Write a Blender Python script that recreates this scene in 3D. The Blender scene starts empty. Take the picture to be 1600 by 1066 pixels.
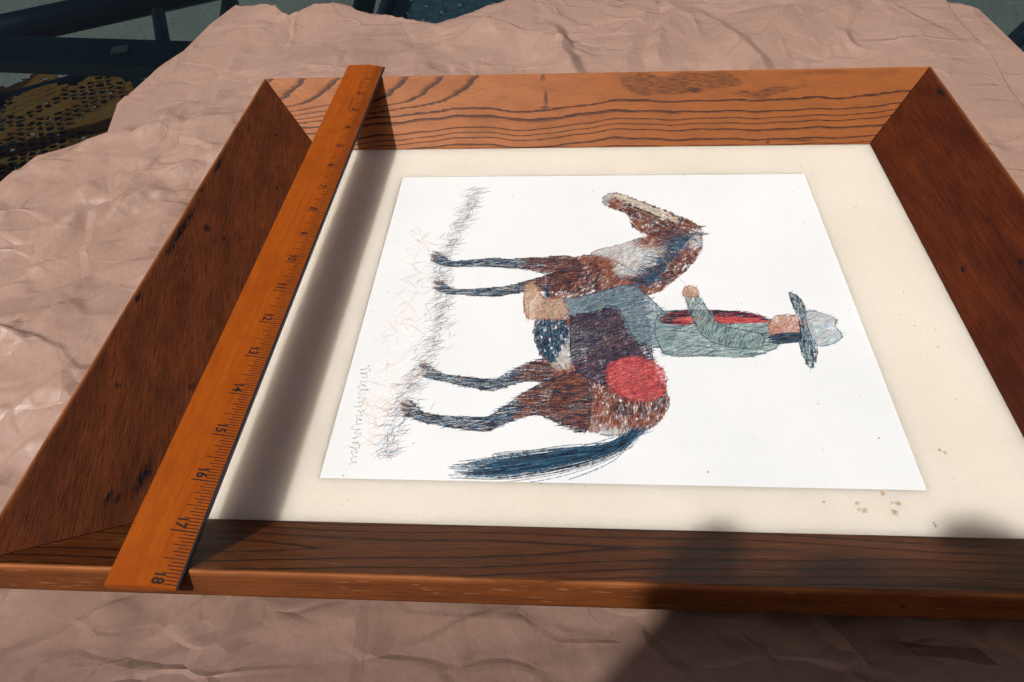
import bpy, bmesh, math, random
import numpy as np
from mathutils import Vector, Matrix, Euler
from mathutils.geometry import delaunay_2d_cdt

# ------------------------------------------------------------------ units: inches -> metres
S = 0.0254
GZ = 29.0                      # the picture's mat lies 29 in above the ground
def P(x, y, z): return Vector(((x - 10) * S, (y - 8) * S, (z + GZ) * S))
scene = bpy.context.scene
C = scene.collection
R_ = random.Random(7)
RNG = np.random.default_rng(11)

# ------------------------------------------------------------------ camera
FR_W, FR_H, FR_D, FR_Z = 20.770, 17.059, 1.862, 1.555   # ridge rectangle, plank run, plank rise
cam_d = bpy.data.cameras.new('camera')
cam = bpy.data.objects.new('camera', cam_d); C.objects.link(cam)
cam_d.sensor_width = 36.0; cam_d.lens = 26.437
cam_d.clip_start = 0.005; cam_d.clip_end = 200
cam.location = P(9.775, -5.563, 12.537)
cam.rotation_euler = (0.778, 0.046, 0.055)
scene.camera = cam

# ------------------------------------------------------------------ world + sun
SUN = Vector((-0.36, -0.50, 1.0)).normalized()          # towards the sun
elev = math.asin(SUN.z)
world = bpy.data.worlds.new('World'); scene.world = world; world.use_nodes = True
wn = world.node_tree.nodes; wl = world.node_tree.links
bgn = wn['Background']
sky = wn.new('ShaderNodeTexSky'); sky.sky_type = 'NISHITA'; sky.sun_disc = False
sky.sun_elevation = elev; sky.air_density = 0.6; sky.dust_density = 6.5; sky.ozone_density = 0.5
sky.sun_rotation = math.atan2(SUN.x, SUN.y)
wl.new(sky.outputs[0], bgn.inputs[0]); bgn.inputs[1].default_value = 0.052
sun_d = bpy.data.lights.new('sun', 'SUN'); sun_d.energy = 4.0; sun_d.angle = math.radians(1.8)
sun_d.color = (1.0, 0.965, 0.92)
sun = bpy.data.objects.new('sun', sun_d); C.objects.link(sun)
sun.rotation_euler = SUN.to_track_quat('Z', 'Y').to_euler()
sun.location = P(-20, -30, 60)
scene.view_settings.view_transform = 'Standard'; scene.view_settings.look = 'None'
scene.view_settings.exposure = 0.0; scene.view_settings.gamma = 1.0
scene.view_settings.use_curve_mapping = False

# ------------------------------------------------------------------ helpers: objects
def tag(o, label=None, cat=None, group=None, kind=None):
    if label: o['label'] = label
    if cat: o['category'] = cat
    if group: o['group'] = group
    if kind: o['kind'] = kind
    return o
def empty(name, loc, label, cat, group=None):
    o = bpy.data.objects.new(name, None); C.objects.link(o); o.location = loc
    o.empty_display_size = 0.02
    return tag(o, label, cat, group)
def link(name, me, mat=None, parent=None, smooth=False):
    o = bpy.data.objects.new(name, me); C.objects.link(o)
    if mat: me.materials.append(mat)
    if smooth: me.polygons.foreach_set('use_smooth', [True] * len(me.polygons))
    if parent:
        o.parent = parent
        o.matrix_parent_inverse = Matrix.Translation(-Vector(parent_origin(parent)))
    return o
def parent_origin(p):
    v = Vector(p.location)
    return v
def mesh(name, verts, faces, mat=None, parent=None, smooth=False):
    """verts in inches"""
    me = bpy.data.meshes.new(name)
    me.from_pydata([P(*v) for v in verts], [], faces); me.update()
    return link(name, me, mat, parent, smooth)
def bm_obj(name, bm, mat=None, parent=None, smooth=False):
    """bmesh in inches"""
    for v in bm.verts: v.co = P(*v.co)
    me = bpy.data.meshes.new(name); bm.normal_update(); bm.to_mesh(me); bm.free()
    return link(name, me, mat, parent, smooth)
def bm_box(bm, c, size, rz=0.0, bevel=0.0):
    r = bmesh.ops.create_cube(bm, size=1.0)
    vs = r['verts']
    M = Matrix.Translation(c) @ Matrix.Rotation(rz, 4, 'Z') @ Matrix.Diagonal((*size, 1))
    bmesh.ops.transform(bm, matrix=M, verts=vs)
    if bevel:
        es = list({e for v in vs for e in v.link_edges})
        bmesh.ops.bevel(bm, geom=es, offset=bevel, segments=2, affect='EDGES')
def bm_tube(bm, pts, rad, n=12, cap=True, flat=1.0):
    """tube through pts; rad number or list"""
    pts = [Vector(p) for p in pts]
    rs = rad if isinstance(rad, (list, tuple)) else [rad] * len(pts)
    rings = []
    up = Vector((0, 0, 1))
    for i, p in enumerate(pts):
        t = (pts[min(i + 1, len(pts) - 1)] - pts[max(i - 1, 0)]).normalized()
        a = t.cross(up)
        if a.length < 1e-3: a = t.cross(Vector((0, 1, 0)))
        a.normalize(); b = t.cross(a).normalized()
        rings.append([bm.verts.new(p + (a * math.cos(k * 2 * math.pi / n) + b * flat * math.sin(k * 2 * math.pi / n)) * rs[i]) for k in range(n)])
    for i in range(len(rings) - 1):
        for k in range(n):
            bm.faces.new((rings[i][k], rings[i][(k + 1) % n], rings[i + 1][(k + 1) % n], rings[i + 1][k]))
    if cap:
        bm.faces.new(rings[0][::-1]); bm.faces.new(rings[-1])

# ------------------------------------------------------------------ helpers: nodes
class NT:
    def __init__(self, name):
        self.m = bpy.data.materials.new(name); self.m.use_nodes = True
        self.t = self.m.node_tree; self.t.nodes.clear()
        self.out = self.t.nodes.new('ShaderNodeOutputMaterial')
    def n(self, ty, **kw):
        nd = self.t.nodes.new(ty)
        for k, v in kw.items(): setattr(nd, k, v)
        return nd
    def set(self, sock, v):
        if isinstance(v, bpy.types.NodeSocket): self.t.links.new(v, sock)
        elif v is not None:
            if sock.type == 'RGBA' and len(v) == 3: v = (*v, 1)
            sock.default_value = v
    def math(self, op, a, b=None, c=None, clamp=False):
        nd = self.n('ShaderNodeMath', operation=op, use_clamp=clamp)
        for i, v in enumerate((a, b, c)):
            if v is not None: self.set(nd.inputs[i], v)
        return nd.outputs[0]
    def mix(self, f, a, b, blend='MIX'):
        nd = self.n('ShaderNodeMix', data_type='RGBA', blend_type=blend)
        self.set(nd.inputs[0], f); self.set(nd.inputs[6], a); self.set(nd.inputs[7], b)
        return nd.outputs[2]
    def attr(self, name, out='Fac'):
        return self.n('ShaderNodeAttribute', attribute_name=name).outputs[out]
    def coord(self): return self.n('ShaderNodeTexCoord').outputs['Object']
    def vmul(self, v, s):
        nd = self.n('ShaderNodeVectorMath', operation='MULTIPLY'); self.set(nd.inputs[0], v); nd.inputs[1].default_value = s
        return nd.outputs[0]
    def noise(self, vec, scale, detail=3, rough=0.55, dist=0.0):
        nd = self.n('ShaderNodeTexNoise'); self.set(nd.inputs['Vector'], vec)
        nd.inputs['Scale'].default_value = scale; nd.inputs['Detail'].default_value = detail
        nd.inputs['Roughness'].default_value = rough; nd.inputs['Distortion'].default_value = dist
        return nd.outputs[0]
    def ramp(self, f, stops, interp='LINEAR'):
        nd = self.n('ShaderNodeValToRGB'); cr = nd.color_ramp; cr.interpolation = interp
        while len(cr.elements) < len(stops): cr.elements.new(0.5)
        for e, (p, c) in zip(cr.elements, stops):
            e.position = p; e.color = (c, c, c, 1) if isinstance(c, (int, float)) else (*c, 1)
        self.set(nd.inputs[0], f); return nd.outputs[0]
    def map(self, v, a, b, c, d):
        nd = self.n('ShaderNodeMapRange'); self.set(nd.inputs[0], v)
        for i, q in enumerate((a, b, c, d)): nd.inputs[i + 1].default_value = q
        return nd.outputs[0]
    def bump(self, h, strength, dist, normal=None):
        nd = self.n('ShaderNodeBump'); nd.inputs['Strength'].default_value = strength
        nd.inputs['Distance'].default_value = dist; self.set(nd.inputs['Height'], h)
        if normal: self.set(nd.inputs['Normal'], normal)
        return nd.outputs[0]
    def pbr(self, color, rough=0.6, spec=0.5, normal=None, metal=0.0, **kw):
        nd = self.n('ShaderNodeBsdfPrincipled')
        self.set(nd.inputs['Base Color'], color); self.set(nd.inputs['Roughness'], rough)
        self.set(nd.inputs['Specular IOR Level'], spec); self.set(nd.inputs['Metallic'], metal)
        if normal: self.set(nd.inputs['Normal'], normal)
        for k, v in kw.items(): self.set(nd.inputs[k.replace('_', ' ')], v)
        self.t.links.new(nd.outputs[0], self.out.inputs[0]); return nd

IN = 1 / S          # object coordinates (m) -> inches

def m_wood(name, light, mid, dark, ring=1.0, fine=0.5, pale=0.0, vscale=1.0, rough=0.42, spec=0.4, streak=0.55, us=1.0, warm=None):
    t = NT(name)
    g = t.attr('guv', 'Vector'); gf = t.attr('gf'); st = t.attr('stain')
    wob = t.noise(t.vmul(g, (0.8, 3.5, 1)), 1.0, 3)
    pore = t.noise(t.vmul(g, (3.2 * us, 46 * vscale, 1)), 1.0, 4, 0.6)
    fib = t.noise(t.vmul(g, (0.9 * us * us, 95 * vscale, 1)), 1.0, 3, 0.6)
    broad = t.noise(t.vmul(g, (0.35, 1.6, 1)), 1.0, 3)
    cell = t.noise(t.vmul(g, (14, 60 * vscale, 1)), 1.0, 2, 0.5)
    r = t.math('FRACT', t.math('ADD', gf, t.math('MULTIPLY', t.math('SUBTRACT', wob, 0.5), 0.35)))
    rm = t.ramp(r, [(0.0, 0.0), (0.035, 1.0), (0.10, 0.80), (0.34, 0.16), (1.0, 0.0)])
    pr = t.map(pore, 0.36, 0.62, 0.0, 1.0)
    gate = t.ramp(gf, [(0.0, 0), (0.01, 1)])
    # feathered: solid at the sharp side, broken into pores on the other side
    rr = t.math('MULTIPLY', t.math('MULTIPLY', rm, gate), ring)
    d1 = t.math('SUBTRACT', t.math('MULTIPLY', rr, 1.9), t.math('MULTIPLY', pr, 0.85), clamp=True)
    isl = t.attr('isl')
    d2 = t.math('MULTIPLY', isl, t.map(pore, 0.36, 0.58, 1.0, 0.12))
    d3 = t.math('MULTIPLY', t.map(fib, 0.46, 0.68, 0.0, 1.0), fine)
    d4 = t.math('MULTIPLY', t.map(cell, 0.56, 0.72, 0.0, 0.6), fine)
    dk = t.math('MAXIMUM', t.math('MAXIMUM', d1, d2), t.math('MAXIMUM', d3, d4), clamp=True)
    base = t.mix(t.map(broad, 0.3, 0.7, 0, 1), light, mid)
    if warm: base = t.mix(t.attr('tone'), base, warm)
    patch = t.noise(t.vmul(g, (0.9, 2.2, 1)), 1.0, 4, 0.6)
    base = t.mix(t.map(patch, 0.45, 0.75, 0, 0.55), base, tuple(0.5 * x for x in mid))
    base = t.mix(t.math('MULTIPLY', t.map(pore, 0.4, 0.7, 0, 1), streak * 0.35), base, dark)
    col = t.mix(dk, base, dark)
    if pale:
        glint_dash = t.noise(t.vmul(g, (1.7, 30, 1)), 1.0, 3, 0.5)  # glints in the pores, painted into the colour as pale dashes
        col = t.mix(t.math('MULTIPLY', t.map(glint_dash, 0.64, 0.70, 0, 1), pale), col, (0.32, 0.17, 0.09))
    we = t.math('MULTIPLY', t.attr('wear'), t.map(broad, 0.35, 0.62, 0.15, 0.9))
    col = t.mix(we, col, (0.36, 0.125, 0.040))
    # ink-dark stains and dents
    sn = t.math('MULTIPLY', st, t.map(pore, 0.30, 0.55, 1.35, 0.55), clamp=True)
    col = t.mix(t.map(sn, 0.25, 0.75, 0, 1), col, (0.004, 0.004, 0.007))
    # small rubbed and dusty marks
    du = t.noise(t.vmul(g, (2.2, 2.2, 1)), 3.0, 4, 0.7)
    col = t.mix(t.map(du, 0.70, 0.80, 0, 0.35), col, (0.30, 0.22, 0.17))
    h = t.math('SUBTRACT', 1.0, t.math('MAXIMUM', dk, t.math('MULTIPLY', pr, 0.35)))
    ro = t.map(pore, 0.3, 0.7, rough - 0.06, rough + 0.12)
    t.pbr(col, ro, spec, t.bump(h, 0.35, 0.0004))
    return t.m

def m_plain(name, col, rough=0.5, spec=0.5, metal=0.0, var=0.15, scale=60, bump=0.0):
    t = NT(name); c = t.coord()
    nz = t.noise(c, scale, 4)
    k = t.mix(t.map(nz, 0.3, 0.7, 0, 1), tuple(x * (1 - var) for x in col), tuple(x * (1 + var) for x in col))
    t.pbr(k, t.map(nz, 0.3, 0.7, rough - 0.05, rough + 0.08), spec, t.bump(nz, bump, 0.001) if bump else None, metal)
    return t.m

def m_paper():
    t = NT('kraft_paper'); c = t.coord()
    fib = t.noise(t.vmul(c, (900, 260, 500)), 1.0, 3, 0.6)
    blot = t.noise(c, 9.0, 4, 0.6)
    blot2 = t.noise(c, 45.0, 4, 0.65)
    spk = t.noise(c, 420.0, 2, 0.5)
    col = t.mix(t.map(blot, 0.3, 0.7, 0, 1), (0.282, 0.170, 0.131), (0.334, 0.210, 0.167))
    col = t.mix(t.map(blot2, 0.35, 0.7, 0, 0.4), col, (0.33, 0.195, 0.14))
    col = t.mix(t.map(fib, 0.35, 0.75, 0, 0.35), col, (0.43, 0.30, 0.23))
    col = t.mix(t.map(spk, 0.72, 0.80, 0, 0.35), col, (0.16, 0.09, 0.06))
    # sharp crumple facets: every cell is a small tilted plane, folded at its edges
    warp = t.n('ShaderNodeTexNoise'); t.set(warp.inputs['Vector'], c); warp.inputs['Scale'].default_value = 14.0; warp.inputs['Detail'].default_value = 2
    wv = t.n('ShaderNodeVectorMath', operation='MULTIPLY_ADD'); t.set(wv.inputs[0], warp.outputs['Color']); wv.inputs[1].default_value = (.03, .03, 0); t.set(wv.inputs[2], c)
    hs = None
    for sc, tilt, fade, st in ((15.0, .120, .0050, (1.0, 0.55, 0)), (40.0, .125, .0024, (0.6, 1.0, 0)), (95.0, .07, .0015, (1.0, .7, 0))):
        vv = t.vmul(wv.outputs[0], st)
        v1 = t.n('ShaderNodeTexVoronoi', feature='F1', voronoi_dimensions='2D'); t.set(v1.inputs['Vector'], vv); v1.inputs['Scale'].default_value = sc
        v2 = t.n('ShaderNodeTexVoronoi', feature='DISTANCE_TO_EDGE', voronoi_dimensions='2D'); t.set(v2.inputs['Vector'], vv); v2.inputs['Scale'].default_value = sc
        dp = t.n('ShaderNodeVectorMath', operation='SUBTRACT'); t.set(dp.inputs[0], vv); t.set(dp.inputs[1], v1.outputs['Position'])
        cc = t.n('ShaderNodeVectorMath', operation='SUBTRACT'); t.set(cc.inputs[0], v1.outputs['Color']); cc.inputs[1].default_value = (.5, .5, .5)
        dt = t.n('ShaderNodeVectorMath', operation='DOT_PRODUCT'); t.set(dt.inputs[0], dp.outputs[0]); t.set(dt.inputs[1], cc.outputs[0])
        f = t.math('MINIMUM', t.math('DIVIDE', v2.outputs['Distance'], fade * sc), 1.0)
        h = t.math('MULTIPLY', t.math('MULTIPLY', dt.outputs['Value'], f), tilt)
        hs = h if hs is None else t.math('ADD', hs, h)
    msk = t.map(t.noise(c, 7.0, 3, 0.6), 0.35, 0.62, 0.25, 1.0)
    n1 = t.bump(t.math('MULTIPLY', hs, msk), 1.0, 1.0)
    n2 = t.bump(fib, 0.10, 0.0003, n1)
    t.pbr(col, t.map(blot2, 0.3, 0.7, 0.40, 0.52), 0.42, n2)
    return t.m

def m_mat(name, a, b, sss, tint=(1, 0.95, 0.88)):
    t = NT(name); c = t.coord()
    n1 = t.noise(c, 14.0, 4, 0.6); n2 = t.noise(c, 700.0, 2, 0.5); n3 = t.noise(c, 120.0, 4, 0.6)
    col = t.mix(t.map(n1, 0.3, 0.7, 0, 1), a, b)
    col = t.mix(t.map(n2, 0.4, 0.75, 0, 0.25), col, tuple(x * 0.86 for x in a))
    col = t.mix(t.map(n3, 0.62, 0.78, 0, 0.10), col, (0.45, 0.35, 0.24))
    nd = t.pbr(col, 0.62, 0.3, t.bump(n2, 0.12, 0.0002))
    nd.subsurface_method = 'BURLEY'
    nd.inputs['Subsurface Weight'].default_value = 1.0 if sss else 0.0
    nd.inputs['Subsurface Radius'].default_value = (1.0, 0.92, 0.80)
    nd.inputs['Subsurface Scale'].default_value = sss
    return t.m

def m_vcol(name, grain=0.5, rough=0.7):
    t = NT(name); c = t.coord()
    col = t.attr('ink', 'Color')
    nz = t.noise(c, 900.0, 2, 0.6); n2 = t.noise(c, 260.0, 3, 0.6)
    a = t.math('MULTIPLY', t.map(nz, 0.34, 0.60, 1.0, 1 - grain), t.map(n2, 0.30, 0.66, 1.0, 1 - grain * 0.75))
    nd = t.pbr(col, rough, 0.25)
    t.set(nd.inputs['Alpha'], a)
    return t.m

def m_glass_top():
    t = NT('table_glass')
    tr = t.n('ShaderNodeBsdfTransparent'); tr.inputs[0].default_value = (0.52, 0.62, 0.64, 1)
    gl = t.n('ShaderNodeBsdfGlossy'); gl.inputs['Roughness'].default_value = 0.03
    fr = t.n('ShaderNodeFresnel'); fr.inputs[0].default_value = 1.5
    mx = t.n('ShaderNodeMixShader')
    ge = t.n('ShaderNodeNewGeometry')
    ff = t.math('MULTIPLY', t.math('MULTIPLY', fr.outputs[0], 0.4), t.math('SUBTRACT', 1.0, ge.outputs['Backfacing']))
    t.set(mx.inputs[0], ff); t.set(mx.inputs[1], tr.outputs[0]); t.set(mx.inputs[2], gl.outputs[0])
    t.t.links.new(mx.outputs[0], t.out.inputs[0]); return t.m

def m_concrete():
    t = NT('concrete'); c = t.coord()
    n1 = t.noise(c, 6.0, 5, 0.6); n2 = t.noise(c, 160.0, 4, 0.7); n3 = t.noise(c, 55.0, 3, 0.6)
    col = t.mix(t.map(n1, 0.3, 0.7, 0, 1), (0.13, 0.13, 0.11), (0.19, 0.185, 0.16))
    col = t.mix(t.map(n2, 0.42, 0.60, 0, 0.7), col, (0.30, 0.285, 0.235))
    col = t.mix(t.map(n2, 0.56, 0.42, 0, 0.0), col, (0.1, 0.1, 0.09))
    col = t.mix(t.map(n3, 0.52, 0.66, 0, 0.5), col, (0.11, 0.11, 0.10))
    t.pbr(col, 0.9, 0.2, t.bump(n2, 0.8, 0.006)); return t.m

M_METAL = m_plain('dark_painted_metal', (0.012, 0.019, 0.023), 0.42, 0.5, 0.0, 0.25, 80, 0.05)
M_GLASS = m_glass_top()
M_PAPER = m_paper()

# ================================================================== SETTING
gv = []; n = 24
mg = mesh('ground', [(-900, -900, -GZ), (900, -900, -GZ), (900, 900, -GZ), (-900, 900, -GZ)], [(0, 1, 2, 3)], m_concrete())
tag(mg, 'rough grey concrete patio under the glass table', None, None, 'structure')

# ------------------------------------------------------------------ glass table
TA = math.radians(-6.5)
def TR(x, y, z):               # table coordinates -> scene inches (origin at scene 10,10)
    return (10 + x * math.cos(TA) - y * math.sin(TA), 10 + x * math.sin(TA) + y * math.cos(TA), z)
table = empty('patio_table', P(10, 10, -GZ), 'glass topped patio table with dark metal rails under brown paper', 'table')
GT = -0.41                     # glass top surface
bm = bmesh.new(); bm_box(bm, TR(0, 6, GT - 0.12), (104, 46, 0.24), TA, 0.08)
bm_obj('glass_top', bm, M_GLASS, table)
def rail(name, x0, y0, x1, y1, w, z0, z1, par, bev=0.08):
    a = Vector((x0, y0)); b = Vector((x1, y1)); d = b - a
    bm = bmesh.new()
    bm_box(bm, ((a.x + b.x) / 2, (a.y + b.y) / 2, (z0 + z1) / 2), (d.length, w, abs(z1 - z0)), math.atan2(d.y, d.x), bev)
    return bm_obj(name, bm, M_METAL, par)
ZR = GT - 0.27
def TRr(name, x0, y0, x1, y1, w, z0, z1):
    p, q = TR(x0, y0, 0), TR(x1, y1, 0)
    return rail(name, p[0], p[1], q[0], q[1], w, z0, z1, table)
TRr('rail', -48, 12.2, 48, 12.2, 2.3, ZR, ZR - 0.65)
TRr('rail', -48, -12, 48, -12, 2.3, ZR, ZR - 0.65)
TRr('side_rail', -47, -14.5, -47, 27, 2.0, ZR - 0.7, ZR - 1.4)
TRr('side_rail', 47, -14.5, 47, 27, 2.0, ZR - 0.7, ZR - 1.4)
TRr('end_rail', -46, 26.2, 46, 26.2, 1.6, ZR - 0.02, ZR - 0.66)
for sx, sy in ((-47, -13), (47, -13), (-47, 25.5), (47, 25.5)):
    bm = bmesh.new(); p = TR(sx, sy, 0)
    bm_tube(bm, [(p[0], p[1], -GZ), (p[0], p[1], ZR - 1.45)], [0.8, 1.0], 16)
    bm_obj('leg', bm, M_METAL, table, True)
bm = bmesh.new(); bm_tube(bm, [(-33.5, 28.0, -4.0), (-10, 41.8, -4.0)], 0.85, 16)
bm_obj('brace', bm, M_METAL, table, True)
bm = bmesh.new(); bm_tube(bm, [(-10.2, 30.6, -1.6), (-7.4, 24.6, -1.6)], 0.32, 12); bm_obj('strut', bm, M_METAL, table, True)
bm = bmesh.new(); bm_tube(bm, [(-6.9, 31.6, -1.6), (-5.6, 27.0, -1.6)], 0.42, 12); bm_obj('strut', bm, M_METAL, table, True)
bm = bmesh.new(); bm_tube(bm, [(-0.3, 33.0, -1.7), (0.6, 24.0, -1.7)], 0.55, 12, True, 0.5); bm_obj('strut', bm, M_METAL, table, True)
bm = bmesh.new(); bm_box(bm, (-9.0, 24.35, ZR + 0.06), (0.75, 0.75, 0.10), 0.3, 0.04)
bm_obj('glass_pad', bm, m_plain('rubber_pad', (0.012, 0.016, 0.018), 0.7), table)

# ------------------------------------------------------------------ chairs and the net cloth seen through the glass
def woven_chair(name, cx, cy, rz, label, cat, zseat=-12.0, back=True, arms=True):
    root = empty(name, P(cx, cy, -GZ), label, cat, 'dark metal chairs pushed up to the table')
    ca, sa = math.cos(rz), math.sin(rz)
    T = lambda x, y, z: (cx + x * ca - y * sa, cy + x * sa + y * ca, z)
    # woven seat: wavy straps over and under
    m = m_plain('woven_strap', (0.035, 0.060, 0.080), 0.45, 0.5, 0, 0.3, 90)
    V, F = [], []
    def strap(p0, p1, w, amp, ph, nseg=40):
        a = Vector(p0); b = Vector(p1); d = (b - a).normalized(); s = Vector((-d.y, d.x, 0))
        for i in range(nseg + 1):
            q = a.lerp(b, i / nseg); z = zseat + amp * math.sin(ph + i / nseg * math.pi * 12)
            for k in (-1, 1):
                V.append(T(q.x + s.x * w / 2 * k, q.y + s.y * w / 2 * k, z)); 
        o = len(V) - 2 * (nseg + 1)
        for i in range(nseg): F.append((o + 2 * i, o + 2 * i + 1, o + 2 * i + 3, o + 2 * i + 2))
    for i in range(13): strap((-9, -8.4 + i * 1.4, 0), (9, -8.4 + i * 1.4, 0), 1.15, 0.10, math.pi * (i % 2))
    for i in range(13): strap((-8.4 + i * 1.4, -9, 0), (-8.4 + i * 1.4, 9, 0), 1.15, 0.10, math.pi * ((i + 1) % 2))
    me = mesh('woven_seat', V, F, m, root)
    sol = me.modifiers.new('thick', 'SOLIDIFY'); sol.thickness = 0.0015
    bm = bmesh.new()
    loop = [T(9.6, -9.6, zseat), T(9.6, 9.6, zseat), T(-9.6, 9.6, zseat), T(-9.6, -9.6, zseat), T(9.6, -9.6, zseat)]
    for a, b in zip(loop[:-1], loop[1:]): bm_tube(bm, [a, b], 0.65, 12)
    bm_obj('seat_frame', bm, M_METAL, root, True)
    for sx in (-9.6, 9.6):
        for sy in (-9.6, 9.6):
            bm = bmesh.new(); bm_tube(bm, [T(sx * 1.06, sy * 1.08, -GZ), T(sx, sy, zseat)], [0.5, 0.6], 12)
            bm_obj('leg', bm, M_METAL, root, True)
    if back:
        bm = bmesh.new()
        bm_tube(bm, [T(-9.6, 9.6, zseat), T(-9.8, 10.8, zseat + 8), T(-9.0, 12.2, zseat + 17), T(-6, 12.8, zseat + 19.5), T(0, 13, zseat + 20.2), T(6, 12.8, zseat + 19.5), T(9.0, 12.2, zseat + 17), T(9.8, 10.8, zseat + 8), T(9.6, 9.6, zseat)], 0.6, 12)
        bm_obj('back_frame', bm, M_METAL, root, True)
        V, F = [], []
        for i in range(11): 
            zz = 2 + i * 1.55; yy = 9.8 + zz * 0.155
            o = len(V)
            for k in range(21):
                x = -9.3 + k * 0.93; w = 0.08 * math.sin(k * 2 + i * math.pi)
                V += [T(x, yy + w, zseat + zz), T(x, yy + w + .18, zseat + zz + 1.25)]
            for k in range(20): F.append((o + 2 * k, o + 2 * k + 2, o + 2 * k + 3, o + 2 * k + 1))
        b_ = mesh('woven_back', V, F, m, root); b_.modifiers.new('thick', 'SOLIDIFY').thickness = 0.0015
    for sx in (-1, 1) if arms else ():
        bm = bmesh.new()
        bm_tube(bm, [T(sx * 9.8, 10.6, zseat + 7.5), T(sx * 11.2, 6, zseat + 8), T(sx * 11.4, -4, zseat + 8), T(sx * 11, -8.6, zseat + 7.6)], 0.7, 12, True, 1.5)
        bm_obj('armrest', bm, M_METAL, root, True)
    return root
woven_chair('patio_chair', 4.5, 54.0, math.radians(2), 'dark blue woven patio chair beyond the torn paper edge', 'chair')
woven_chair('patio_chair', 50.0, 44.0, math.radians(-40), 'dark patio chair beyond the second paper sheet', 'chair')
woven_chair('patio_stool', -25.5, 33.5, math.radians(35), 'dark blue woven patio stool under the table carrying the brown net cloth', 'stool', -12.0, False, False)

def in_poly(px, py, poly):
    c = False; j = len(poly) - 1
    for i in range(len(poly)):
        xi, yi = poly[i]; xj, yj = poly[j]
        if (yi > py) != (yj > py) and px < (xj - xi) * (py - yi) / (yj - yi) + xi: c = not c
        j = i
    return c
def net_cloth():
    outline = [(-36, 26), (-37, 36), (-34.5, 40.2), (-32, 42.6), (-29.2, 45.4), (-28.3, 45.9), (-27.6, 45.5), (-27.0, 44.4), (-26.4, 43.7), (-25.6, 43.6),
               (-25.2, 44.3), (-25.4, 45.6), (-25.8, 46.6), (-24.2, 46.6), (-23.0, 44.9), (-21.5, 43.6), (-20, 42), (-17, 38), (-17, 26)]
    notch = [(-34.5, 40.6), (-30.5, 42.0), (-29.4, 41.2), (-29.3, 40.4), (-30.0, 39.9), (-32.0, 39.8), (-35, 39.4)]
    z = -11.55; V, F, K = [], [], []
    def jit(i, j):
        q = random.Random(i * 7919 + j * 104729 + 3)
        return (q.uniform(-.17, .17), q.uniform(-.17, .17))
    s = 0.40; w = s * math.sqrt(3)
    for r in range(-5, 40):
        for c in range(-5, 34):
            cx = -37 + c * w + (w / 2 if r % 2 else 0); cy = 26 + r * s * 1.5
            if not in_poly(cx, cy, outline) or in_poly(cx, cy, notch): continue
            hexv = []
            for k in range(6):
                a = math.pi / 6 + k * math.pi / 3
                x = cx + s * math.cos(a); y = cy + s * math.sin(a)
                jx, jy = jit(round(x * 20), round(y * 20)); hexv.append((x + jx, y + jy))
            q = math.sin(cx * 0.9 + 1.3) + math.sin(cy * 0.75 + cx * 0.4) + 0.9 * math.sin(cx * 1.7 - cy * 1.1)
            near = not all(in_poly(cx + ox, cy + oy, outline) for ox, oy in ((.55, 0), (-.55, 0), (0, .55), (0, -.55)))
            fill = q > 0.55 or near
            zz = z + 0.12 * math.sin(cx * 1.2) * math.cos(cy * 0.8)
            o = len(V)
            V += [(x, y, zz) for x, y in hexv]
            if fill: F.append(tuple(range(o, o + 6)))
            else:
                t = 0.70
                V += [(cx + (x - cx) * t, cy + (y - cy) * t, zz + .03) for x, y in hexv]
                for k in range(6): F.append((o + k, o + (k + 1) % 6, o + 6 + (k + 1) % 6, o + 6 + k))
    t = NT('net_cloth'); c = t.coord()
    nz = t.noise(c, 22, 4); n2 = t.noise(t.vmul(c, (300, 500, 300)), 1.0, 3)
    col = t.mix(t.map(nz, 0.35, 0.65, 0, 1), (0.58, 0.155, 0.03), (0.60, 0.22, 0.045))
    col = t.mix(t.map(n2, 0.45, 0.7, 0, 0.6), col, (0.16, 0.07, 0.03))
    t.pbr(col, 0.8, 0.2)
    o = mesh('net_cloth', V, F, t.m)
    o.modifiers.new('thick', 'SOLIDIFY').thickness = 0.0012
    return tag(o, 'brown net cloth with open cells lying on the stool beneath the glass', 'cloth')
net_cloth()

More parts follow.
